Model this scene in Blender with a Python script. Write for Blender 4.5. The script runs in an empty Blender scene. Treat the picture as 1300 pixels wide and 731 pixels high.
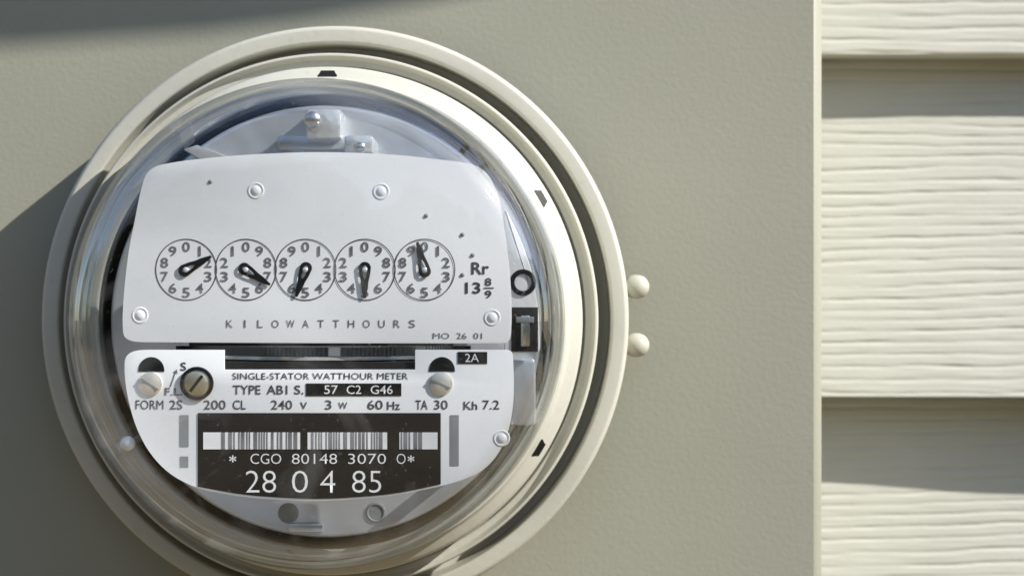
import bpy, bmesh, math, random
from mathutils import Vector, noise

# ------------------------------------------------------------------ scale and camera model
S = 0.00025          # one design unit = 0.25 mm
ZC = 1.50            # height of the camera above the ground (m)
D = 2200.0           # camera to cover-panel distance, design units
random.seed(4)
scene = bpy.context.scene

cam_d = bpy.data.cameras.new('camera')
cam_d.sensor_width = 36.0
cam_d.lens = 36.0 * D / 1300.0
cam_d.clip_start = 0.01
cam_d.clip_end = 600.0
cam_d.dof.use_dof = True
cam_d.dof.focus_distance = (D - 275) * S
cam_d.dof.aperture_fstop = 14.0
cam = bpy.data.objects.new('camera', cam_d)
scene.collection.objects.link(cam)
cam.location = (0, -D * S, ZC)
cam.rotation_euler = (math.radians(90), 0, 0)
scene.camera = cam

# ------------------------------------------------------------------ light
SUN = Vector((2.3, -1.0, 1.84)).normalized()      # towards the sun
elev = math.asin(SUN.z)
azim = math.atan2(SUN.x, SUN.y)                   # clockwise from +Y
world = bpy.data.worlds.new('World')
scene.world = world
world.use_nodes = True
wn = world.node_tree
bg = wn.nodes['Background']
sky = wn.nodes.new('ShaderNodeTexSky')
sky.sky_type = 'NISHITA'
sky.sun_disc = False
sky.sun_elevation = elev
sky.sun_rotation = azim
sky.air_density = 1.0
sky.dust_density = 0.6
wn.links.new(sky.outputs['Color'], bg.inputs['Color'])
bg.inputs['Strength'].default_value = 0.13
sun_d = bpy.data.lights.new('sun', 'SUN')
sun_d.energy = 5.0
sun_d.angle = math.radians(0.4)
sun_d.color = (1.0, 0.965, 0.895)
sun = bpy.data.objects.new('sun', sun_d)
scene.collection.objects.link(sun)
sun.rotation_euler = SUN.to_track_quat('Z', 'Y').to_euler()
sun.location = (1.0, -1.0, 3.0)
scene.view_settings.view_transform = 'Standard'
scene.view_settings.look = 'None'
scene.view_settings.exposure = 0.50
scene.view_settings.gamma = 1.0
scene.view_settings.use_curve_mapping = False
scene.cycles.transparent_max_bounces = 24
scene.cycles.max_bounces = 10
scene.render.filter_size = 1.9

# ------------------------------------------------------------------ materials
def new_mat(name):
    m = bpy.data.materials.new(name)
    m.use_nodes = True
    nt = m.node_tree
    return m, nt, nt.nodes['Principled BSDF']

def paint(name, col, rough=0.5, spec=0.35, bump=0.0, bscale=500.0, vary=0.06, vscale=14.0, metal=0.0, dust=0.0):
    m, nt, b = new_mat(name)
    tc = nt.nodes.new('ShaderNodeTexCoord')
    nz = nt.nodes.new('ShaderNodeTexNoise')
    nz.inputs['Scale'].default_value = vscale
    nz.inputs['Detail'].default_value = 6
    nt.links.new(tc.outputs['Object'], nz.inputs['Vector'])
    rp = nt.nodes.new('ShaderNodeMapRange')
    rp.inputs['From Min'].default_value = 0.3
    rp.inputs['From Max'].default_value = 0.7
    rp.inputs['To Min'].default_value = 1 - vary
    rp.inputs['To Max'].default_value = 1 + vary
    nt.links.new(nz.outputs['Fac'], rp.inputs['Value'])
    mul = nt.nodes.new('ShaderNodeVectorMath')
    mul.operation = 'SCALE'
    mul.inputs[0].default_value = col
    nt.links.new(rp.outputs['Result'], mul.inputs['Scale'])
    src = mul.outputs['Vector']
    if dust > 0:      # fine grime specks
        n2 = nt.nodes.new('ShaderNodeTexNoise')
        n2.inputs['Scale'].default_value = 260
        n2.inputs['Detail'].default_value = 3
        nt.links.new(tc.outputs['Object'], n2.inputs['Vector'])
        r2 = nt.nodes.new('ShaderNodeMapRange')
        r2.inputs['From Min'].default_value = 0.60
        r2.inputs['From Max'].default_value = 0.78
        r2.inputs['To Max'].default_value = dust
        nt.links.new(n2.outputs['Fac'], r2.inputs['Value'])
        mx = nt.nodes.new('ShaderNodeMix')
        mx.data_type = 'RGBA'
        nt.links.new(r2.outputs['Result'], mx.inputs['Factor'])
        nt.links.new(src, mx.inputs[6])
        mx.inputs[7].default_value = (col[0] * .35, col[1] * .33, col[2] * .28, 1)
        src = mx.outputs[2]
    nt.links.new(src, b.inputs['Base Color'])
    b.inputs['Roughness'].default_value = rough
    b.inputs['Specular IOR Level'].default_value = spec
    b.inputs['Metallic'].default_value = metal
    if bump > 0:
        nb = nt.nodes.new('ShaderNodeTexNoise')
        nb.inputs['Scale'].default_value = bscale
        nb.inputs['Detail'].default_value = 3
        nt.links.new(tc.outputs['Object'], nb.inputs['Vector'])
        bp = nt.nodes.new('ShaderNodeBump')
        bp.inputs['Strength'].default_value = 1.0
        bp.inputs['Distance'].default_value = bump
        nt.links.new(nb.outputs['Fac'], bp.inputs['Height'])
        nt.links.new(bp.outputs['Normal'], b.inputs['Normal'])
    return m

M = {}
M['panel'] = paint('panel_paint', (0.352, 0.350, 0.280), 0.45, 0.35, 0.00009, 620, 0.05, 11, dust=0.05)
M['cream'] = paint('cream_paint', (0.535, 0.527, 0.456), 0.42, 0.4, 0.00005, 500, 0.07, 26, dust=0.16)
M['knob'] = paint('knob_paint', (0.47, 0.46, 0.38), 0.5, 0.35, 0.00008, 600, 0.10, 90, dust=0.25)
M['siding'] = paint('siding_paint', (0.535, 0.53, 0.464), 0.6, 0.3, 0.00006, 600, 0.05, 16, dust=0.04)
M['plate'] = paint('faceplate_enamel', (0.90, 0.92, 0.945), 0.40, 0.4, 0.0, 500, 0.025, 30, dust=0.03)
M['ink'] = paint('dark_print_ink', (0.075, 0.075, 0.085), 0.5, 0.3, 0, vary=0.25, vscale=400)
M['ink_soft'] = paint('worn_print_ink', (0.15, 0.15, 0.165), 0.5, 0.3, 0, vary=0.3, vscale=500)
M['black'] = paint('black_label', (0.011, 0.011, 0.012), 0.5, 0.2, 0, vary=0.3, vscale=60)
M['dark'] = paint('dark_moulding', (0.022, 0.020, 0.018), 0.5, 0.4, 0, vary=0.2, vscale=60)
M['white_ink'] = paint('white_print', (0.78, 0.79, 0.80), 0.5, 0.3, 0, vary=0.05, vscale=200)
M['bar'] = paint('grey_barcode_print', (0.20, 0.20, 0.215), 0.5, 0.3, 0, vary=0.35, vscale=150)
M['alu'] = paint('brushed_aluminium', (0.74, 0.77, 0.81), 0.28, 0.5, 0.0035, 20, 0.10, 40, metal=0.62)
M['alu_bright'] = paint('bright_aluminium', (0.92, 0.93, 0.94), 0.24, 0.5, 0.002, 60, 0.05, 40, metal=0.6)
M['rotor'] = paint('dull_rotor_metal', (0.36, 0.37, 0.38), 0.35, 0.5, 0, 300, 0.12, 300, metal=0.7)
M['steel'] = paint('zinc_steel', (0.80, 0.79, 0.76), 0.28, 0.5, 0, 300, 0.12, 300, metal=1.0)
M['brass'] = paint('yellowed_brass', (0.62, 0.57, 0.42), 0.36, 0.5, 0.00005, 500, 0.15, 300, metal=0.8)
M['pale_brass'] = paint('pale_plated_screw', (0.78, 0.74, 0.66), 0.42, 0.5, 0.0003, 90, 0.2, 200, metal=0.6)
M['grey_slot'] = paint('grey_slot_backing', (0.24, 0.26, 0.27), 0.5, 0.3, 0, vary=0.1, vscale=100)
M['eave'] = paint('eave_paint', (0.55, 0.54, 0.48), 0.6, 0.3, 0, vary=0.05, vscale=10)  # paint of the added shadow-casting board
M['ground'] = paint('dry_ground', (0.175, 0.13, 0.07), 0.9, 0.1, 0.01, 30, 0.35, 0.8)

def glass(name, tint, r0=0.035, r1=0.20, k=0.5, dust_and_glare=True):
    m = bpy.data.materials.new(name)
    m.use_nodes = True
    nt = m.node_tree
    nt.nodes.remove(nt.nodes['Principled BSDF'])
    out = nt.nodes['Material Output']
    lw = nt.nodes.new('ShaderNodeLayerWeight')
    lw.inputs['Blend'].default_value = 0.5
    pw = nt.nodes.new('ShaderNodeMath'); pw.operation = 'POWER'
    pw.inputs[1].default_value = 5.0
    nt.links.new(lw.outputs['Facing'], pw.inputs[0])
    ma = nt.nodes.new('ShaderNodeMath'); ma.operation = 'MULTIPLY_ADD'
    ma.inputs[1].default_value = k
    # the moulded glass is thicker and more reflective round its shoulder than across its front
    tc = nt.nodes.new('ShaderNodeTexCoord')
    sep = nt.nodes.new('ShaderNodeSeparateXYZ')
    nt.links.new(tc.outputs['Object'], sep.inputs[0])
    cmb = nt.nodes.new('ShaderNodeCombineXYZ')
    nt.links.new(sep.outputs['X'], cmb.inputs['X'])
    nt.links.new(sep.outputs['Z'], cmb.inputs['Y'])
    ln = nt.nodes.new('ShaderNodeVectorMath'); ln.operation = 'LENGTH'
    nt.links.new(cmb.outputs[0], ln.inputs[0])
    mr = nt.nodes.new('ShaderNodeMapRange'); mr.interpolation_type = 'SMOOTHSTEP'
    mr.inputs['From Min'].default_value = 222 * S
    mr.inputs['From Max'].default_value = 250 * S
    mr.inputs['To Min'].default_value = r0
    mr.inputs['To Max'].default_value = r1
    nt.links.new(ln.outputs['Value'], mr.inputs['Value'])
    nt.links.new(mr.outputs['Result'], ma.inputs[2])
    nt.links.new(pw.outputs[0], ma.inputs[0])
    tr = nt.nodes.new('ShaderNodeBsdfTransparent')
    tr.inputs['Color'].default_value = (*tint, 1)
    gl = nt.nodes.new('ShaderNodeBsdfGlossy')
    gl.inputs['Roughness'].default_value = 0.03
    mx = nt.nodes.new('ShaderNodeMixShader')
    nt.links.new(ma.outputs[0], mx.inputs['Fac'])
    nt.links.new(tr.outputs[0], mx.inputs[1])
    nt.links.new(gl.outputs[0], mx.inputs[2])
    nt.links.new(mx.outputs[0], out.inputs['Surface'])
    if not dust_and_glare:
        return m
    # dust specks on the glass, plus pale streaks painted in for glare
    # (the streaks imitate reflected light, in arcs about a point low on the left of the cover)
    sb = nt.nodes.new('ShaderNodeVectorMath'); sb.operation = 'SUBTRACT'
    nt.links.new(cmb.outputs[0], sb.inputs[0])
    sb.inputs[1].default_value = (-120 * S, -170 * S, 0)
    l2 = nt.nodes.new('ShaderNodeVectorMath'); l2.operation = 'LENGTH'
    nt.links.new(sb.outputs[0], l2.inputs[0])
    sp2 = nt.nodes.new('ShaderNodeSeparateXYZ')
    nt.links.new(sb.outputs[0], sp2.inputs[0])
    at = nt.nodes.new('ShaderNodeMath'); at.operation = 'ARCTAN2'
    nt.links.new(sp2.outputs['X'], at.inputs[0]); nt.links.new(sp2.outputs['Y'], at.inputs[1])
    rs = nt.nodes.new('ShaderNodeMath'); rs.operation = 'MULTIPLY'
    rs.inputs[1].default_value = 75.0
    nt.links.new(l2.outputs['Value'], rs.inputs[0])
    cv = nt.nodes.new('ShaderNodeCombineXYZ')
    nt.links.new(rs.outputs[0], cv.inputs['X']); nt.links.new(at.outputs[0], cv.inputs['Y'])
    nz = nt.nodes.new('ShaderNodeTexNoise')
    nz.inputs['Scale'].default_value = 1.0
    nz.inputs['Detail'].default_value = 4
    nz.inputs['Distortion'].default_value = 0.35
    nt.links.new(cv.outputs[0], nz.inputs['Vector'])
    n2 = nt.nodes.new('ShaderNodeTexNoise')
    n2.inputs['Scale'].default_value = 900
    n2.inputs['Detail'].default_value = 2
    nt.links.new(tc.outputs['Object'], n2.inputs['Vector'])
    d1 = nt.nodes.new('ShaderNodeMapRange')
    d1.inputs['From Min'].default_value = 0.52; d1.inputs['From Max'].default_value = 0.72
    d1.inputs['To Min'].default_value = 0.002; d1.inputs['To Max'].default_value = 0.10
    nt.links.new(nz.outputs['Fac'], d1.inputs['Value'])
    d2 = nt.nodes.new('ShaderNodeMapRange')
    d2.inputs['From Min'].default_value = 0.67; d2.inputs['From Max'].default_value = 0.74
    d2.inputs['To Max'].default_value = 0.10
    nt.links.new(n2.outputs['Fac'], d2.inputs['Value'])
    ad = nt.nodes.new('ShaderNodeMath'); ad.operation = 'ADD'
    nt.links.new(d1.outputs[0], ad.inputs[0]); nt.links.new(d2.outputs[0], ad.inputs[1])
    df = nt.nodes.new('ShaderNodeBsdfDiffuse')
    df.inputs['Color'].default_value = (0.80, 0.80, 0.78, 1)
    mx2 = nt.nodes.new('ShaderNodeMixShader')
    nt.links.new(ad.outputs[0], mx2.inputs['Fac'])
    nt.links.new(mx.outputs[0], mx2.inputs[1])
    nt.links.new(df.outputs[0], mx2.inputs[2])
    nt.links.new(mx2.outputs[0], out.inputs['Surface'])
    return m
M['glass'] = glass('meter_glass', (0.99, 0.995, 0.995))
M['glass_in'] = glass('meter_glass_inner_face', (0.995, 0.997, 0.997), dust_and_glare=False)

# ------------------------------------------------------------------ helpers (design units; X right, Z up, h out of the wall)
def im(px, py, h):
    """where a point h units in front of the panel stands, from its bearing"""
    k = (D - h) / D
    return (px - 650.0) * k, (365.5 - py) * k

class Thing:
    def __init__(self, name, label, cat, ox, oz, oh=0.0, group=None):
        self.o = bpy.data.objects.new(name, None)
        self.o.empty_display_size = 0.02
        scene.collection.objects.link(self.o)
        self.ox, self.oz, self.oh = ox, oz, oh
        self.o.location = (ox * S, -oh * S, ZC + oz * S)
        self.o['label'] = label
        self.o['category'] = cat
        if group: self.o['group'] = group
    def loc(self, X, Z, h):
        return Vector(((X - self.ox) * S, -(h - self.oh) * S, (Z - self.oz) * S))

def finish(me, name, mat, parent=None, smooth=35, loc=None):
    if mat is not None and not me.materials:
        me.materials.append(mat)
    if smooth:
        me.shade_smooth()
        me.set_sharp_from_angle(angle=math.radians(smooth))
    o = bpy.data.objects.new(name, me)
    scene.collection.objects.link(o)
    if parent is not None:
        o.parent = parent
    if loc is not None:
        o.location = loc
    return o

def bm_mesh(bm, name):
    bmesh.ops.recalc_face_normals(bm, faces=bm.faces[:])
    me = bpy.data.meshes.new(name)
    bm.to_mesh(me)
    bm.free()
    return me

def lathe_mesh(name, prof, seg=160, closed=False, caps=False):
    """profile of (r, h) turned about the h axis; local origin on the axis"""
    bm = bmesh.new()
    rings = []
    for r, h in prof:
        if r < 1e-6:
            rings.append([bm.verts.new((0, -h * S, 0))])
        else:
            rings.append([bm.verts.new((r * S * math.cos(2 * math.pi * i / seg), -h * S, r * S * math.sin(2 * math.pi * i / seg))) for i in range(seg)])
    n = len(rings)
    for a in range(n if closed else n - 1):
        A, B = rings[a], rings[(a + 1) % n]
        for i in range(seg):
            j = (i + 1) % seg
            if len(A) == 1 and len(B) == 1: continue
            if len(A) == 1: bm.faces.new((A[0], B[i], B[j]))
            elif len(B) == 1: bm.faces.new((A[i], A[j], B[0]))
            else: bm.faces.new((A[i], A[j], B[j], B[i]))
    return bm_mesh(bm, name)

def slab_mesh(name, pts, h0, h1, bevel=0.0, org=(0, 0, 0)):
    """closed outline pts (X, Z) extruded from h0 (back) to h1 (front)"""
    ox, oz, oh = org
    bm = bmesh.new()
    V = [bm.verts.new(((x - ox) * S, -(h1 - oh) * S, (z - oz) * S)) for x, z in pts]
    f = bm.faces.new(V)
    if abs(h1 - h0) > 1e-6:
        r = bmesh.ops.extrude_face_region(bm, geom=[f])
        vs = [e for e in r['geom'] if isinstance(e, bmesh.types.BMVert)]
        bmesh.ops.translate(bm, verts=vs, vec=(0, (h1 - h0) * S, 0))
        bmesh.ops.recalc_face_normals(bm, faces=bm.faces[:])
        if bevel > 0:
            ed = [e for e in bm.edges if all(abs(v.co.y + (h1 - oh) * S) < 1e-7 for v in e.verts)]
            bmesh.ops.bevel(bm, geom=ed, offset=bevel * S, segments=2, affect='EDGES', profile=0.6)
    return bm_mesh(bm, name)

def rounded(pts, n=5):
    """pts: (x, y, radius) -> outline with rounded corners (quadratic)"""
    out = []
    m = len(pts)
    for i in range(m):
        x, y, r = pts[i]
        if r <= 0:
            out.append((x, y)); continue
        p = Vector((x, y))
        a = Vector(pts[i - 1][:2]) - p
        b = Vector(pts[(i + 1) % m][:2]) - p
        ra = min(r, a.length * 0.49); rb = min(r, b.length * 0.49)
        A = p + a.normalized() * ra; B = p + b.normalized() * rb
        for k in range(n + 1):
            t = k / n
            q = A * (1 - t) ** 2 + p * 2 * t * (1 - t) + B * t * t
            out.append((q.x, q.y))
    return out

def box_mesh(name, x0, x1, z0, z1, h0, h1, bevel=0.0, org=(0, 0, 0), seg=2):
    ox, oz, oh = org
    bm = bmesh.new()
    bmesh.ops.create_cube(bm, size=1.0)
    for v in bm.verts:
        v.co = (((x0 + x1) / 2 - ox + v.co.x * (x1 - x0)) * S, -((h0 + h1) / 2 - oh - v.co.y * (h1 - h0)) * S, ((z0 + z1) / 2 - oz + v.co.z * (z1 - z0)) * S)
    if bevel > 0:
        bmesh.ops.bevel(bm, geom=bm.edges[:], offset=bevel * S, segments=seg, affect='EDGES', profile=0.5)
    return bm_mesh(bm, name)

_txt = {}
def text_mesh(s, w, hgt, weight=0.0, space=1.0):
    """flat lettering s fitted to w x hgt units, centred on its own origin, in the wall plane"""
    key = (s, round(w, 2), round(hgt, 2), weight, space)
    if key in _txt: return _txt[key]
    cu = bpy.data.curves.new('lettering', 'FONT')
    cu.body = s
    cu.size = 1.0
    cu.offset = weight
    cu.space_character = space
    cu.resolution_u = 3
    tmp = bpy.data.objects.new('lettering', cu)
    scene.collection.objects.link(tmp)
    bpy.context.view_layer.update()
    me = bpy.data.meshes.new_from_object(tmp)
    bpy.data.objects.remove(tmp)
    xs = [v.co.x for v in me.vertices]; ys = [v.co.y for v in me.vertices]
    x0, x1, y0, y1 = min(xs), max(xs), min(ys), max(ys)
    sy = hgt / (y1 - y0)
    sx = (w / (x1 - x0)) if w else sy
    for v in me.vertices:
        v.co = Vector(((v.co.x - (x0 + x1) / 2) * sx * S, 0, (v.co.y - (y0 + y1) / 2) * sy * S))
    # make the print face the viewer
    me.update()
    if me.polygons and me.polygons[0].normal.y > 0: me.flip_normals()
    me.name = 'lettering'
    me.materials.clear()
    _txt[key] = me
    return me

# ================================================================== SETTING
bm = bmesh.new()
bmesh.ops.create_grid(bm, x_segments=8, y_segments=8, size=250.0)
g = finish(bm_mesh(bm, 'ground'), 'ground', M['ground'], smooth=0)
g['kind'] = 'structure'

# an added belt of trees, behind the camera, put in to make the dark lower half of the reflections in the glass
M['leaves'] = paint('tree_leaves', (0.055, 0.062, 0.028), 0.8, 0.2, 0.05, 4, 0.5, 2.5)
bm = bmesh.new()
rt = random.Random(5)
for i in range(64):
    a = math.radians(-178 + 176 * i / 63 + rt.uniform(-1, 1))     # the half circle in front of the wall
    R = rt.uniform(13, 17)
    hgt = rt.uniform(4.2, 6.4)
    m = bmesh.ops.create_icosphere(bm, subdivisions=3, radius=1.0)
    for v in m['verts']:
        d = 1 + 0.35 * noise.noise(v.co * 2.3 + Vector((i * 3.1, 0, 0))) + 0.2 * noise.noise(v.co * 6 + Vector((i * 1.7, 5, 0)))
        v.co = Vector((R * math.cos(a) + v.co.x * 1.5 * d, R * math.sin(a) + v.co.y * 1.5 * d, hgt * 0.48 + v.co.z * hgt * 0.52 * d))
tr = finish(bm_mesh(bm, 'distant_trees'), 'distant_trees', M['leaves'], smooth=0)
tr['kind'] = 'stuff'
tr['label'] = 'dark green belt of trees across the yard facing the meter'
tr['category'] = 'trees'

# ------------------------------------------------------------------ lap siding wall
HB = -400.0          # front of a board's lower edge
T = 67.0             # board thickness
EXPO = 511.7
wall = Thing('siding_wall', 'cream lap siding wall with embossed wood grain behind the meter box', 'wall', 0, -900, HB - 100)

def out_bow(k, X):
    if k == 0:   # the course whose shadow widens towards the right
        return 17 + min(max((X - 470) / 300.0, -0.6), 1.6) * 13
    return 2.0 * noise.noise(Vector((X * 0.002, k * 3.7, 0)))

def grain(x, z, k):
    w = noise.noise(Vector((x * 0.0016, z * 0.008, k * 7.1))) * 0.55 + noise.noise(Vector((x * 0.006, z * 0.02, k * 3.3))) * 0.24 + noise.noise(Vector((x * 0.02, z * 0.03, k * 5.3))) * 0.10
    s = 0.5 + 0.5 * math.sin(2 * math.pi * (z / 17.5 + w))
    groove = s ** 7
    a = 0.65 + 0.7 * noise.noise(Vector((x * 0.005, z * 0.05, 9.0 + k))) + 0.5 * noise.noise(Vector((x * 0.025, z * 0.06, 4.0 + k)))
    a = min(max(a, 0.15), 1.3)
    fine = noise.noise(Vector((x * 0.012, z * 0.2, k * 1.9))) * 0.5
    return -(groove * a * 2.1) + fine * 0.9

def siding_board(k):
    zb = -162.5 + EXPO * k
    hi = k in (-1, 0, 1)
    xs = []
    x = -2600.0
    while x < 2600:
        xs.append(x)
        x += 7.0 if (hi and 380 <= x < 900) else 90.0
    xs.append(2600.0)
    rows = 330 if hi else 30
    H = EXPO + 90
    bm = bmesh.new()
    grid = []
    for j in range(rows + 1):
        t = j / rows
        z = zb + H * t
        row = []
        for x in xs:
            hh = HB - T * (z - zb) / EXPO + out_bow(k, x) * max(0, 1 - (z - zb) / EXPO)
            if hi: hh += grain(x, z, k)
            zz = z
            if j == 0: hh -= 3.0; zz += 0.8 * noise.noise(Vector((x * 0.02, k, 0)))
            p = wall.loc(x, zz, hh)
            row.append(bm.verts.new(p))
        grid.append(row)
    back = []
    for j, (z, dh) in enumerate(((zb + 1.5, -T + 4), (zb + H, -T * 1.0 + 40))):
        row = []
        for x in xs:
            hh = HB - T * (z - zb) / EXPO + out_bow(k, x) * max(0, 1 - (z - zb) / EXPO) + dh
            row.append(bm.verts.new(wall.loc(x, z, hh)))
        back.append(row)
    nx = len(xs)
    for j in range(rows):
        for i in range(nx - 1):
            bm.faces.new((grid[j][i], grid[j][i + 1], grid[j + 1][i + 1], grid[j + 1][i]))
    for i in range(nx - 1):
        bm.faces.new((back[0][i], back[0][i + 1], grid[0][i + 1], grid[0][i]))
        bm.faces.new((grid[rows][i], grid[rows][i + 1], back[1][i + 1], back[1][i]))
        bm.faces.new((back[0][i + 1], back[0][i], back[1][i], back[1][i + 1]))
    finish(bm_mesh(bm, 'siding_board'), 'siding_board', M['siding'], wall.o, 40)

for k in range(-4, 6):
    siding_board(k)

# ------------------------------------------------------------------ made-up board above and to the right, out of frame: added to throw the soft shadow across the panel's top corner
CZ = 2000.0
caster = Thing('awning_valance', 'painted awning valance board on two arms fixed to the siding above the meter', 'awning', 1700, CZ, -400)
caster_edge = []
for X, Z in ((-960, 322), (-650, 305), (-400, 322), (-270, 337), (-105, 362), (50, 391), (150, 415)):
    h = (CZ - Z) / 1.84
    caster_edge.append((X + 2.3 * h, h))
def caster_slab(name, inset, z0, z1, mat, depth=None, rise=0):
    bm = bmesh.new()
    rows = []
    for x, hf in caster_edge:
        hf -= inset
        hb = -462.0 if depth is None else hf - depth
        rows.append([bm.verts.new(caster.loc(x, z, h)) for z, h in ((z0, hb), (z0, hf), (z1, hf), (z1 + rise, hb))])
    for a in range(len(rows) - 1):
        for i in range(4):
            j = (i + 1) % 4
            bm.faces.new((rows[a][i], rows[a][j], rows[a + 1][j], rows[a + 1][i]))
    bm.faces.new(rows[0]); bm.faces.new(rows[-1][::-1])
    return finish(bm_mesh(bm, name), name, mat, caster.o, 0)
caster_slab('valance', 0, CZ, CZ + 230, M['eave'], depth=60)
for ai in (1, 4):
    ax, ah = caster_edge[ai]
    finish(box_mesh('arm', ax - 30, ax + 30, CZ + 120, CZ + 180, -470, ah - 60.5, 6, (caster.ox, caster.oz, caster.oh)), 'arm', M['eave'], caster.o, 40)

# ================================================================== METER BOX
box = Thing('meter_box', 'grey green painted steel meter box with textured flat front cover', 'meter box', -216, -800, 0)
PX1 = 391.0
# a body behind and a front cover with a rolled edge
finish(box_mesh('box_body', -1010, PX1 - 3, -806, 716, HB - 70, -34, 6, (box.ox, box.oz, box.oh)), 'box_body', M['panel'], box.o, 40)
finish(box_mesh('front_cover', -1014, PX1 + 4, -810, 720, -62, 0, 12, (box.ox, box.oz, box.oh), 1), 'front_cover', M['panel'], box.o, 40)

# ================================================================== SEALING RING (with its round knobs)
AX, AZ = -215.8, -38.8
ring = Thing('sealing_ring', 'cream painted sealing ring clamped round the base of the meter', 'ring', AX, AZ)
prof = [(346, 46), (358.5, 46), (358.5, 82), (357.9, 85.5), (356, 88.4), (353.6, 89.9), (352.9, 90.05), (352, 90.15), (340.4, 90.25), (339.6, 90.15), (338.8, 90), (337.6, 89.4), (336.7, 87.6), (336.4, 84), (336.2, 36), (319.6, 34), (319.6, 26), (346, 24)]
finish(lathe_mesh('ring_band', prof, 224, closed=True), 'ring_band', M['cream'], ring.o, 40)
finish(lathe_mesh('gasket', [(340, 0.2), (349, 0.2), (349, 45.8), (340, 45.8)], 160, closed=True), 'gasket', M['dark'], ring.o, 40)  # hidden dark band, added to cut light bounced onto the panel
kp = [(0, 17.2), (3.5, 16.8), (8, 15.0), (12, 12.0), (15, 8), (16.6, 3), (17, -2), (16.4, -8), (13.5, -14), (9, -17), (9, -24)]
knob = lathe_mesh('knob', kp, 36)
knob.materials.append(M['knob'])
for kx, kz in ((156, 1.5), (156, -71)):
    side = 1 if kx > 0 else -1
    o = finish(knob, 'knob', None, ring.o, 60, ring.loc(kx, kz, 42))
    o.rotation_euler = (0, 0, math.radians(62) * side)
    o.scale = (0.88, 0.88, 0.88)

# ================================================================== ELECTRICITY METER
met = Thing('electricity_meter', 'round glass domed electricity meter with five dials and black number label', 'electricity meter', AX, AZ, 0)
O = met.o
ORG = (met.ox, met.oz, met.oh)

# base rim and bezel
prof = [(250, 8), (319, 8), (319, 130), (318.4, 135), (316.8, 138.4), (315, 138.8), (313.6, 136.8), (312.4, 133), (310.5, 131), (304.5, 130), (303.4, 128.5), (303, 121), (299.6, 121),
        (299.2, 148), (298.9, 161), (297.9, 165.5), (295.2, 168.6), (294.2, 169.4), (285.2, 175.2), (284.2, 176), (283, 178.6), (281.2, 186), (280, 188.4), (277.5, 190), (273, 191), (266, 190), (264, 186), (262.5, 150), (262.5, 120), (250, 120)]
rim = finish(lathe_mesh('base_rim', prof, 224, closed=True), 'base_rim', M['cream'], O, 30)
# dark notches in the bezel
def notch(a):
    bm = bmesh.new()
    V = []
    for r, h, w in ((293.2, 170.6, 8.0), (291, 172.0, 8.6), (287.2, 174.5, 11.5), (285.6, 175.5, 11.0)):
        row = []
        for t in (-1, -0.5, 0, 0.5, 1):
            ang = math.radians(a) + t * w / r
            row.append(bm.verts.new((r * S * math.cos(ang), -h * S, r * S * math.sin(ang))))
        V.append(row)
    for i in range(3):
        for j in range(4):
            bm.faces.new((V[i][j], V[i][j + 1], V[i + 1][j + 1], V[i + 1][j]))
    return finish(bm_mesh(bm, 'notch'), 'notch', M['black'], O, 40)
for a in (90, 30, -31):
    notch(a)

# dark cup behind the works
finish(lathe_mesh('inner_cup', [(262.2, 188), (261.6, 142), (258, 138), (0, 138)], 160), 'inner_cup', M['dark'], O, 30)
# chassis disc
disc = finish(lathe_mesh('chassis_disc', [(0, 184), (246, 184), (249, 183.5), (251, 182), (251.6, 179), (251.6, 166), (200, 165)], 200), 'chassis_disc', M['alu'], O, 30)

def face_pts(pts, h, r_scale=1.0):
    return [im(x, y, h) for x, y in pts]

HF = 285.0           # front of the faceplates
def plate(name, pts, h0, h1, mat, bevel=0.35, parent=None, n=6):
    P = rounded(pts, n)
    P = [im(x, y, h1) for x, y in P]
    return finish(slab_mesh(name, P, h0, h1, bevel, ORG), name, mat, parent or O, 30)

up = plate('upper_faceplate', [(155, 412, 20), (157, 372, 30), (163, 318, 30), (171, 280, 30), (178, 243, 22), (187, 213, 26), (225, 205, 20), (300, 197, 40), (400, 192.5, 40), (500, 196, 40),
                               (560, 203, 25), (612, 209, 30), (633, 244, 22), (642, 300, 30), (648, 350, 30), (650, 400, 25), (648, 436, 12), (400, 435.5, 0), (300, 435, 0), (158, 434, 22)], HF - 2.6, HF, M['plate'])
low = plate('lower_faceplate', [(158, 444, 26), (285, 444, 0), (285, 469, 0), (527, 469, 0), (527, 444, 0), (651, 444, 9), (653, 500, 25), (648, 540, 18), (636, 572, 18), (615, 597, 16),
                                (585, 610, 15), (560, 616.5, 10), (500, 629, 30), (405, 636.5, 40), (310, 631, 30), (250, 620, 18), (215, 602, 18), (190, 576, 18), (172, 542, 18), (162, 505, 18), (158, 478, 12)], HF - 2.6, HF, M['plate'])
lab = plate('number_label', [(251, 524, 1), (559.5, 524, 1), (559.5, 614.2, 0), (500, 627, 30), (405, 634, 40), (310, 628.5, 30), (251, 617.5, 0)], HF + 0.1, HF + 1.0, M['black'], 0.2)

# posts that carry the plates
post = lathe_mesh('standoff', [(0, 0), (7, 0), (7, -94), (0, -94)], 20)
post.materials.append(M['steel'])
for px, py in ((325, 242), (484, 243), (178, 400), (625, 403), (210, 560), (637, 556)):
    X, Z = im(px, py, HF)
    finish(post, 'standoff', None, O, 40, met.loc(X, Z, HF - 2.7))

def letter(s, x0, x1, yc, hpx, parent, mat='ink', weight=0.0, space=1.0, h=HF + 0.5, name='lettering'):
    X0, Z = im(x0, yc, h); X1, _ = im(x1, yc, h)
    k = (D - h) / D
    me = text_mesh(s, X1 - X0, hpx * k, weight, space).copy()
    me.materials.append(M[mat])
    return finish(me, name, None, parent, 0, met.loc((X0 + X1) / 2, Z, h))

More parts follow.
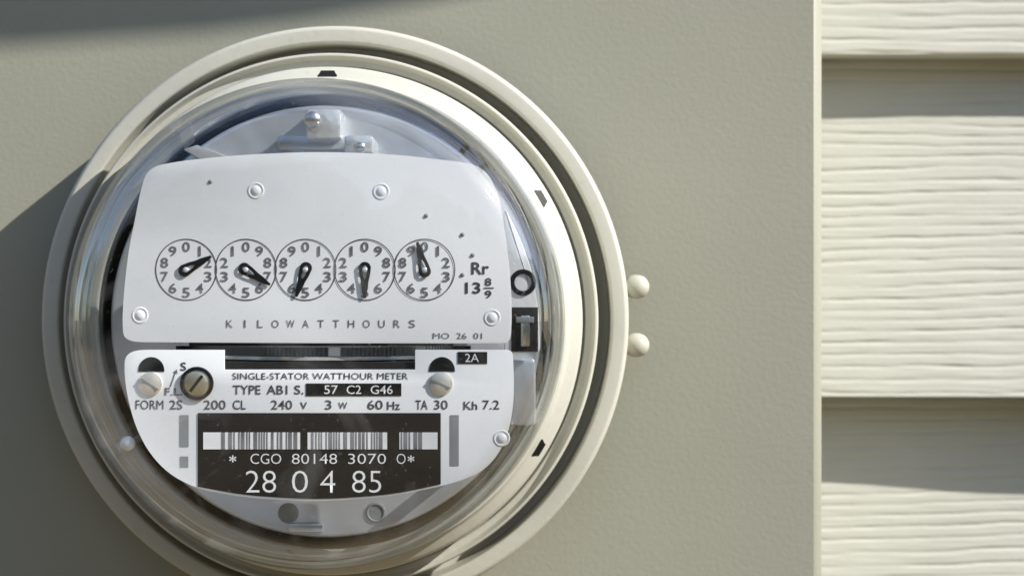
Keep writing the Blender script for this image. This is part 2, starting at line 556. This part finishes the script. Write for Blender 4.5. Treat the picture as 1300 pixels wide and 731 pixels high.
# --- upper plate print
for i, ch in enumerate('KILOWATTHOURS'):
    xc = 291.5 + i * (523 - 291.5) / 12.0
    w = {'I': 2.2, 'W': 10.5, 'L': 7, 'O': 9}.get(ch, 8.2)
    letter(ch, xc - w / 2, xc + w / 2, 411, 9.6, up, 'ink_soft', 0.0)
letter('MO  26  01', 549.5, 612, 426.3, 7.6, up, 'ink_soft', 0.0)
letter('Rr', 598.5, 621, 340.5, 15.5, up, 'ink', 0.018)
letter('13', 590.5, 610, 365.5, 14.5, up, 'ink', 0.02)
letter('8', 615.5, 624, 357.8, 10, up, 'ink', 0.02)
letter('9', 615.5, 624, 373.6, 10, up, 'ink', 0.02)
def bar_print(name, x0, x1, y0, y1, parent, mat, h):
    P = [im(x, y, h) for x, y in ((x0, y0), (x1, y0), (x1, y1), (x0, y1))]
    return finish(slab_mesh(name, P, h, h, 0, ORG), name, M[mat], parent, 0)
bar_print('fraction_bar', 614, 627, 364.9, 366.3, up, 'ink', HF + 0.5)

# --- dials
DH = HF + 0.4
kf = (D - DH) / D
def ring_mesh(name, r, w, seg=72):
    return lathe_mesh(name, [(r - w / 2, 0), (r + w / 2, 0)], seg)
dial_me = ring_mesh('register_dial', 38.6 * kf, 1.25 * kf)
dial_me.materials.append(M['ink'])
hub_me = lathe_mesh('hub', [(0, 1.6), (1.6, 1.5), (2.8, 0.9), (3.1, -0.2), (3.1, -1.4)], 20)
hub_me.materials.append(M['alu_bright'])
def pointer_mesh():
    """teardrop hand with an open eye, pointing to +Z"""
    out = []
    L, tail, wd = 31.5, 8.6, 6.7
    n = 14
    for i in range(n + 1):
        a = math.pi + math.pi * i / n
        out.append((wd * math.cos(a), -2.0 + (tail - 2.0) * math.sin(a)))
    out += [(wd * 0.86, 6), (wd * 0.60, 14), (3.6, 20), (2.4, 26), (1.3, L), (-1.3, L), (-2.4, 26), (-3.6, 20), (-wd * 0.60, 14), (-wd * 0.86, 6)]
    inn = []
    for x, z in out:
        if z > 14: inn.append((x * 0.08, 11.0))
        else: inn.append((x * 0.40, (z + 0.5) * 0.55))
    bm = bmesh.new()
    A = [bm.verts.new((x * S, -0.4 * S, z * S)) for x, z in out]
    Bv = [bm.verts.new((x * S, -0.4 * S, z * S)) for x, z in inn]
    C = [bm.verts.new((x * S, 0.4 * S, z * S)) for x, z in out]
    m = len(A)
    for i in range(m):
        j = (i + 1) % m
        bm.faces.new((A[i], A[j], Bv[j], Bv[i]))
        bm.faces.new((A[i], C[i], C[j], A[j]))
    return bm_mesh(bm, 'pointer')
hand_me = pointer_mesh()
hand_me.materials.append(M['black'])
dials = [(236.3, 342.3, 1, (268.5, 325.5)), (312.2, 342.3, -1, (340.5, 360)), (387.8, 342.3, 1, (377, 374)), (463.2, 342.3, -1, (463, 379)), (538.8, 342.3, 1, (530.2, 309))]
num_me = {}
for d in range(10):
    me = text_mesh(str(d), 2.9 if d == 1 else 8.4, 12.6 * kf, 0.012).copy()
    me.name = 'numeral'
    me.materials.append(M['ink_soft'])
    num_me[d] = me
for i, (cx, cy, sgn, tip) in enumerate(dials):
    h = DH + 0.08 * i
    X, Z = im(cx, cy, h)
    do = finish(dial_me, 'register_dial', None, O, 0, met.loc(X, Z, h))
    for d in range(10):
        a = math.radians(90 - sgn * 36 * d)
        r = 29.0 * kf
        n = finish(num_me[d], 'numeral', None, do, 0, (r * math.cos(a) * S, -0.1 * S, r * math.sin(a) * S))
    dx, dy = tip[0] - cx, -(tip[1] - cy)
    p = finish(hand_me, 'pointer', None, do, 40, (0, -1.5 * S, 0))
    p.rotation_euler = (0, math.atan2(dx, dy), 0)
    finish(hub_me, 'hub', None, do, 40, (0, -1.5 * S, 0))

# --- lower plate print
letter('SINGLE-STATOR WATTHOUR METER', 295, 518, 477.3, 8.2, low, 'ink', 0.0)
letter('TYPE', 295.5, 331, 494.6, 11.5, low, 'ink', 0.012)
letter('AB1', 338.5, 365, 494.6, 11.5, low, 'ink', 0.012)
letter('S.', 373.5, 385.5, 494.6, 11.5, low, 'ink', 0.012)
for s, x0, x1 in (('FORM', 172, 207.5), ('2S', 215, 231.5), ('200', 258.5, 286.5), ('CL', 295.5, 312), ('240', 344, 371), ('3', 412.5, 421), ('60', 466.5, 486), ('TA', 527.5, 543), ('30', 551, 568.5), ('7.2', 612.5, 634)):
    letter(s, x0, x1, 513.6, 11.8, low, 'ink', 0.0 if 'M' in s else 0.007)
for s, x0, x1, hh in (('V', 381, 390, 9), ('W', 429.5, 441, 8.5), ('Hz', 491.5, 508, 10.5), ('Kh', 588.5, 606, 10.5)):
    letter(s, x0, x1, 514.6, hh, low, 'ink', 0.012)
type_box = plate('type_label', [(388.5, 486.5, 0), (509.5, 486.5, 0), (509.5, 502.3, 0), (388.5, 502.3, 0)], HF + 0.1, HF + 0.7, M['black'], 0)
for s, x0, x1 in (('57', 411.5, 429), ('C2', 440, 458.5), ('G46', 470.5, 498.5)):
    letter(s, x0, x1, 494.4, 11, type_box, 'white_ink', 0.004, h=HF + 1.1)
amp_box = plate('code_label', [(581, 446.5, 0), (618.5, 446.5, 0), (618.5, 461.5, 0), (581, 461.5, 0)], HF + 0.1, HF + 0.7, M['black'], 0)
letter('2A', 590.5, 608, 454, 10.5, amp_box, 'white_ink', 0.0, h=HF + 1.1)
letter('S', 229, 236.5, 465, 10.5, low, 'ink', 0.01)
letter('F.L.', 209, 231.5, 497, 9.5, low, 'ink_soft', 0.012)
# thin arrow between F.L. and S
P = [im(x, y, HF + 0.5) for x, y in ((215.5, 490.5), (217, 491), (223, 473.5), (225.5, 474.3), (224.6, 468.5), (219.5, 472.3), (221.6, 473))]
finish(slab_mesh('arrow', P, HF + 0.5, HF + 0.5, 0, ORG), 'arrow', M['ink_soft'], low, 0)

# --- number label print
LH = HF + 1.4
def strip(name, spans, y0, y1, mat, h, parent):
    bm = bmesh.new()
    for x0, x1 in spans:
        V = []
        for x, y in ((x0, y0), (x1, y0), (x1, y1), (x0, y1)):
            X, Z = im(x, y, h)
            V.append(bm.verts.new(met.loc(X, Z, h)))
        bm.faces.new(V)
    return finish(bm_mesh(bm, name), name, M[mat], parent, 0)
strip('barcode_field', [(258, 381), (390.5, 491.5), (507, 555.5)], 548.5, 570, 'white_ink', LH, lab)
rb = random.Random(11)
def bars(x0, x1):
    out = []
    x = x0
    while x < x1 - 3:
        w = rb.choice((1.6, 1.8, 3.2, 4.6))
        out.append((x, min(x + w, x1)))
        x += w + rb.choice((1.5, 1.8, 2.2, 4.4))
    return out
strip('barcode_bars', bars(281, 380.5) + bars(395, 490.5) + bars(509, 538), 548.5, 570, 'bar', LH + 0.3, lab)
for s, x0, x1, y, hh in (('*', 291, 300, 582, 9), ('CGO', 318, 357, 582, 13), ('80148', 370.5, 428, 582, 13), ('3070', 442, 490, 582, 13), ('O', 503.5, 515, 582, 13), ('*', 517.5, 526, 582, 9)):
    letter(s, x0, x1, y, hh, lab, 'white_ink', 0.012 if s == '*' else -0.008, h=LH)
for s, x0, x1 in (('28', 312, 350.5), ('0', 370.5, 391), ('4', 406.5, 425.5), ('85', 447, 484)):
    letter(s, x0, x1, 611, 28, lab, 'white_ink', -0.012, h=LH)

# --- slots and screws of the lower plate
for name, x0, x1, y0, y1 in (('adjusting_slot', 228, 239.5, 526.5, 567), ('adjusting_slot', 228.5, 239, 579, 593), ('adjusting_slot', 571.5, 582.5, 526.5, 591)):
    plate(name, [(x0, y0, 1), (x1, y0, 1), (x1, y1, 1), (x0, y1, 1)], HF + 0.1, HF + 0.5, M['grey_slot'], 0)
def dome_screw(r, t=0.6, slot=True):
    pr = [(0, r * t), (r * 0.35, r * t * 0.95), (r * 0.7, r * t * 0.74), (r * 0.92, r * t * 0.42), (r, r * 0.08), (r, -3)]
    return lathe_mesh('screw', pr, 36)
for hx, hy, sx, sy in ((192, 470, 190, 487.5), (561, 470, 559.5, 487)):
    n = 20
    pts = [im(hx + 16.5 * math.cos(math.pi * i / n), hy - 17 * math.sin(math.pi * i / n), HF + 0.6) for i in range(n + 1)]
    pts += [im(hx - 16.5, hy + 1.5, HF + 0.6), im(hx + 16.5, hy + 1.5, HF + 0.6)]
    finish(slab_mesh('keyhole', pts, HF + 0.1, HF + 0.6, 0, ORG), 'keyhole', M['black'], O, 0)
    X, Z = im(sx, sy, HF + 4)
    sm = dome_screw(13.0, 0.24); sm.materials.append(M['pale_brass'])
    so = finish(sm, 'screw', None, O, 40, met.loc(X, Z, HF + 1))
    bmx = box_mesh('screw_slot', X - 11, X + 11, Z - 1.1, Z + 1.1, HF + 2.0, HF + 4.4, 0, (X, Z, HF + 1))
    s2 = finish(bmx, 'screw_slot', M['grey_slot'], so, 0)
    s2.rotation_euler = (0, math.radians(random.uniform(20, 70)), 0)
X, Z = im(250, 486.5, HF)
rg = lathe_mesh('screw_collar', [(15.2, 0.4), (15.8, 3.5), (18.2, 3.2), (18.6, 0.2)], 48)
finish(rg, 'screw_collar', M['black'], O, 40, met.loc(X, Z, HF + 0.1))
bs = dome_screw(15.2, 0.28); bs.materials.append(M['brass'])
so = finish(bs, 'brass_screw', None, O, 40, met.loc(X, Z, HF + 0.3))
s2 = finish(box_mesh('screw_slot', -11, 11, -1.6, 1.6, 3.2, 5.0, 0, (0, 0, 0)), 'screw_slot', M['dark'], so, 0)
s2.rotation_euler = (0, math.radians(-52), 0)

# --- rivets
rv = lathe_mesh('rivet', [(0, 1.7), (2.4, 1.5), (4.4, 0.9), (5.4, 0.1), (6.6, -0.2), (8.0, 0.7), (8.8, 0.6), (9.2, -0.3)], 28)
rv.materials.append(M['plate'])
for px, py in ((325, 242), (484, 243), (178, 400), (625, 403), (637, 556)):
    X, Z = im(px, py, HF)
    finish(rv, 'rivet', None, O, 60, met.loc(X, Z, HF))
sr = lathe_mesh('rivet', [(0, 4), (4, 3.5), (7.0, 2.2), (8.6, 0), (8.0, -4), (0, -4.5)], 28)
sr.materials.append(M['alu_bright'])
X, Z = im(161, 563, 256)
st = finish(sr, 'stud', None, O, 60, met.loc(X, Z, 253))
finish(lathe_mesh('stud_post', [(4.5, -4.4), (4.5, -112)], 16), 'stud_post', M['dark'], st, 60)
dot = lathe_mesh('pin', [(0, 1.4), (1.7, 1.2), (2.4, 0.2), (2.4, -1)], 16)
dot.materials.append(M['grey_slot'])
for px, py in ((267, 231), (587, 298), (587, 349), (600, 324), (541, 274)):
    X, Z = im(px, py, HF)
    finish(dot, 'pin', None, O, 60, met.loc(X, Z, HF))

# --- rotor disc seen edge-on in the window between the plates
wb = [im(x, y, 225) for x, y in ((240, 432), (575, 432), (575, 478), (240, 478))]
finish(slab_mesh('window_backing', wb, 215, 225, 0, ORG), 'window_backing', M['dark'], O, 0)
mbox_pts = [im(x, y, 280) for x, y in ((268, 459.5), (545, 459.5), (545, 480), (268, 480))]
finish(slab_mesh('window_sill', mbox_pts, 226, 280, 0, ORG), 'window_sill', M['dark'], O, 0)  # dark slab added to block sun through the window and look shaded
rcx, _ = im(406, 450, 262)
RZ = -(446.5 - 365.5) * (D - 272) / D
bm = bmesh.new()
R0, n = 168.0, 210
top, bot, ct = [], [], None
for i in range(n + 1):
    a = math.pi + math.pi * i / n          # front half
    r = R0 + (0.0 if i % 2 else -3.6)
    x = rcx + r * math.cos(a); h = 106 - r * math.sin(a)
    if h < 226: h = 226
    top.append(bm.verts.new(met.loc(x, RZ + 5.2, h)))
    bot.append(bm.verts.new(met.loc(x, RZ - 5.2, h)))
for i in range(n):
    bm.faces.new((top[i], top[i + 1], bot[i + 1], bot[i]))
bm.faces.new(top[::-1])
rot = finish(bm_mesh(bm, 'rotor_disc'), 'rotor_disc', M['rotor'], O, 0)
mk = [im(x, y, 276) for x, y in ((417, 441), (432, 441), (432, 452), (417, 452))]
finish(slab_mesh('index_mark', mk, 275.2, 276, 0, ORG), 'index_mark', M['white_ink'], rot, 0)  # white patch painted on the rotor edge in place of a glint
bm = bmesh.new()
fr = []
for i in range(65):
    a = math.pi + math.pi * i / 64
    q = []
    for r, z in ((R0 + 3, RZ - 5.6), (R0 + 3, RZ - 9.4), (R0 - 30, RZ - 9.4), (R0 - 30, RZ - 5.6)):
        h = max(106 - r * math.sin(a), 226.5)
        q.append(bm.verts.new(met.loc(rcx + r * math.cos(a), z, h)))
    fr.append(q)
for i in range(64):
    for j in range(4):
        k = (j + 1) % 4
        bm.faces.new((fr[i][j], fr[i + 1][j], fr[i + 1][k], fr[i][k]))
finish(bm_mesh(bm, 'disc_edge'), 'disc_edge', M['alu_bright'], rot, 40)

# --- works that show round the plates
def mbox(name, x0, x1, y0, y1, h0, h1, mat, bev=2.0, parent=None):
    X0, Z1 = im(x0, y0, h1); X1, Z0 = im(x1, y1, h1)
    return finish(box_mesh(name, X0, X1, Z0, Z1, h0, h1, bev, ORG), name, M[mat], parent or O, 40)
tb = mbox('hanger_bracket', 388, 433, 138, 176, 184.2, 226, 'alu_bright', 4)
mbox('bracket_web', 352, 440, 172, 190, 184.2, 205, 'alu', 3)
lg = mbox('bracket_lug', 437, 473, 172, 194, 184.3, 262, 'alu_bright', 3)
sc1 = dome_screw(9.5, 0.5); sc1.materials.append(M['steel'])
X, Z = im(396, 152, 228); finish(sc1, 'screw', None, O, 40, met.loc(X, Z, 227))
sc2 = dome_screw(6.0, 0.5); sc2.materials.append(M['steel'])
X, Z = im(457, 187, 263); finish(sc2, 'screw', None, O, 40, met.loc(X, Z, 262.5))
# slanted strap on the chassis at the upper left
P = [im(x, y, 190) for x, y in ((232, 190), (250, 184), (330, 215), (312, 232))]
finish(slab_mesh('strap', P, 184.2, 190, 1, ORG), 'strap', M['alu_bright'], O, 40)
# side frame at the right with eyelet and window
sf = plate('side_frame', [(640, 262, 8), (660, 300, 20), (676, 345, 20), (684, 395, 20), (686, 448, 8), (640, 448, 0)], 222, 236, M['plate'], 2)
ey = lathe_mesh('eyelet', [(9.6, 0.5), (10.2, 2.2), (14.0, 2.4), (15.0, 0.5)], 40)
X, Z = im(664, 358.5, 238); finish(ey, 'eyelet', M['black'], O, 40, met.loc(X, Z, 236))
mbox('side_window', 649, 683, 390, 446, 234, 237.5, 'dark', 0.5)
mbox('worm_gear', 661, 673, 400, 440, 237.6, 241, 'steel', 2)
mbox('worm_gear_cap', 655, 678, 402, 410, 237.6, 242, 'grey_slot', 1)
mbox('magnet_block', 648, 680, 456, 540, 184.2, 215, 'alu', 4)
# lower frame with two holes
hl = lathe_mesh('frame_hole', [(0, 0.5), (8.5, 0.5), (9.5, 1.8), (11.5, 1.4), (12, 0)], 32)
hl.materials.append(M['grey_slot'])
for px, py in ((366, 651), (477, 650)):
    X, Z = im(px, py, 184); finish(hl, 'frame_hole', None, O, 40, met.loc(X, Z, 184.2))
mbox('foot_bracket', 366, 410, 664, 676, 184.2, 189, 'steel', 2)

# --- glass dome
def dome_prof(t=0.0):
    """outer face of the moulded cover for t = 0, its inner face t units inside"""
    p = [(277.5, 191.6), (277.2, 195.5), (274.5, 198.5), (271, 200.5), (268.8, 205)] if t == 0 else [(266.0 - t, 192.0)]
    p += [(268.2 - t, 214), (268 - t, 260), (267.6 - t, 308)]
    # shoulder, then the gently bulging front
    for i in range(1, 19):
        a = math.radians(2 + 78 * i / 18)
        p.append((205.6 + (62 - t) * math.cos(a), 308 + (62 - t) * math.sin(a)))
    r1, h1 = p[-1]
    for i in range(1, 15):
        q = i / 14
        p.append((r1 * (1 - q) if i < 14 else 0.0, h1 + 18 * (1 - (1 - q) ** 2)))
    return p
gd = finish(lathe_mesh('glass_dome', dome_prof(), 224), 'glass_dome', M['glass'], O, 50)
finish(lathe_mesh('inner_face', dome_prof(9.0), 224), 'inner_face', M['glass_in'], gd, 50)
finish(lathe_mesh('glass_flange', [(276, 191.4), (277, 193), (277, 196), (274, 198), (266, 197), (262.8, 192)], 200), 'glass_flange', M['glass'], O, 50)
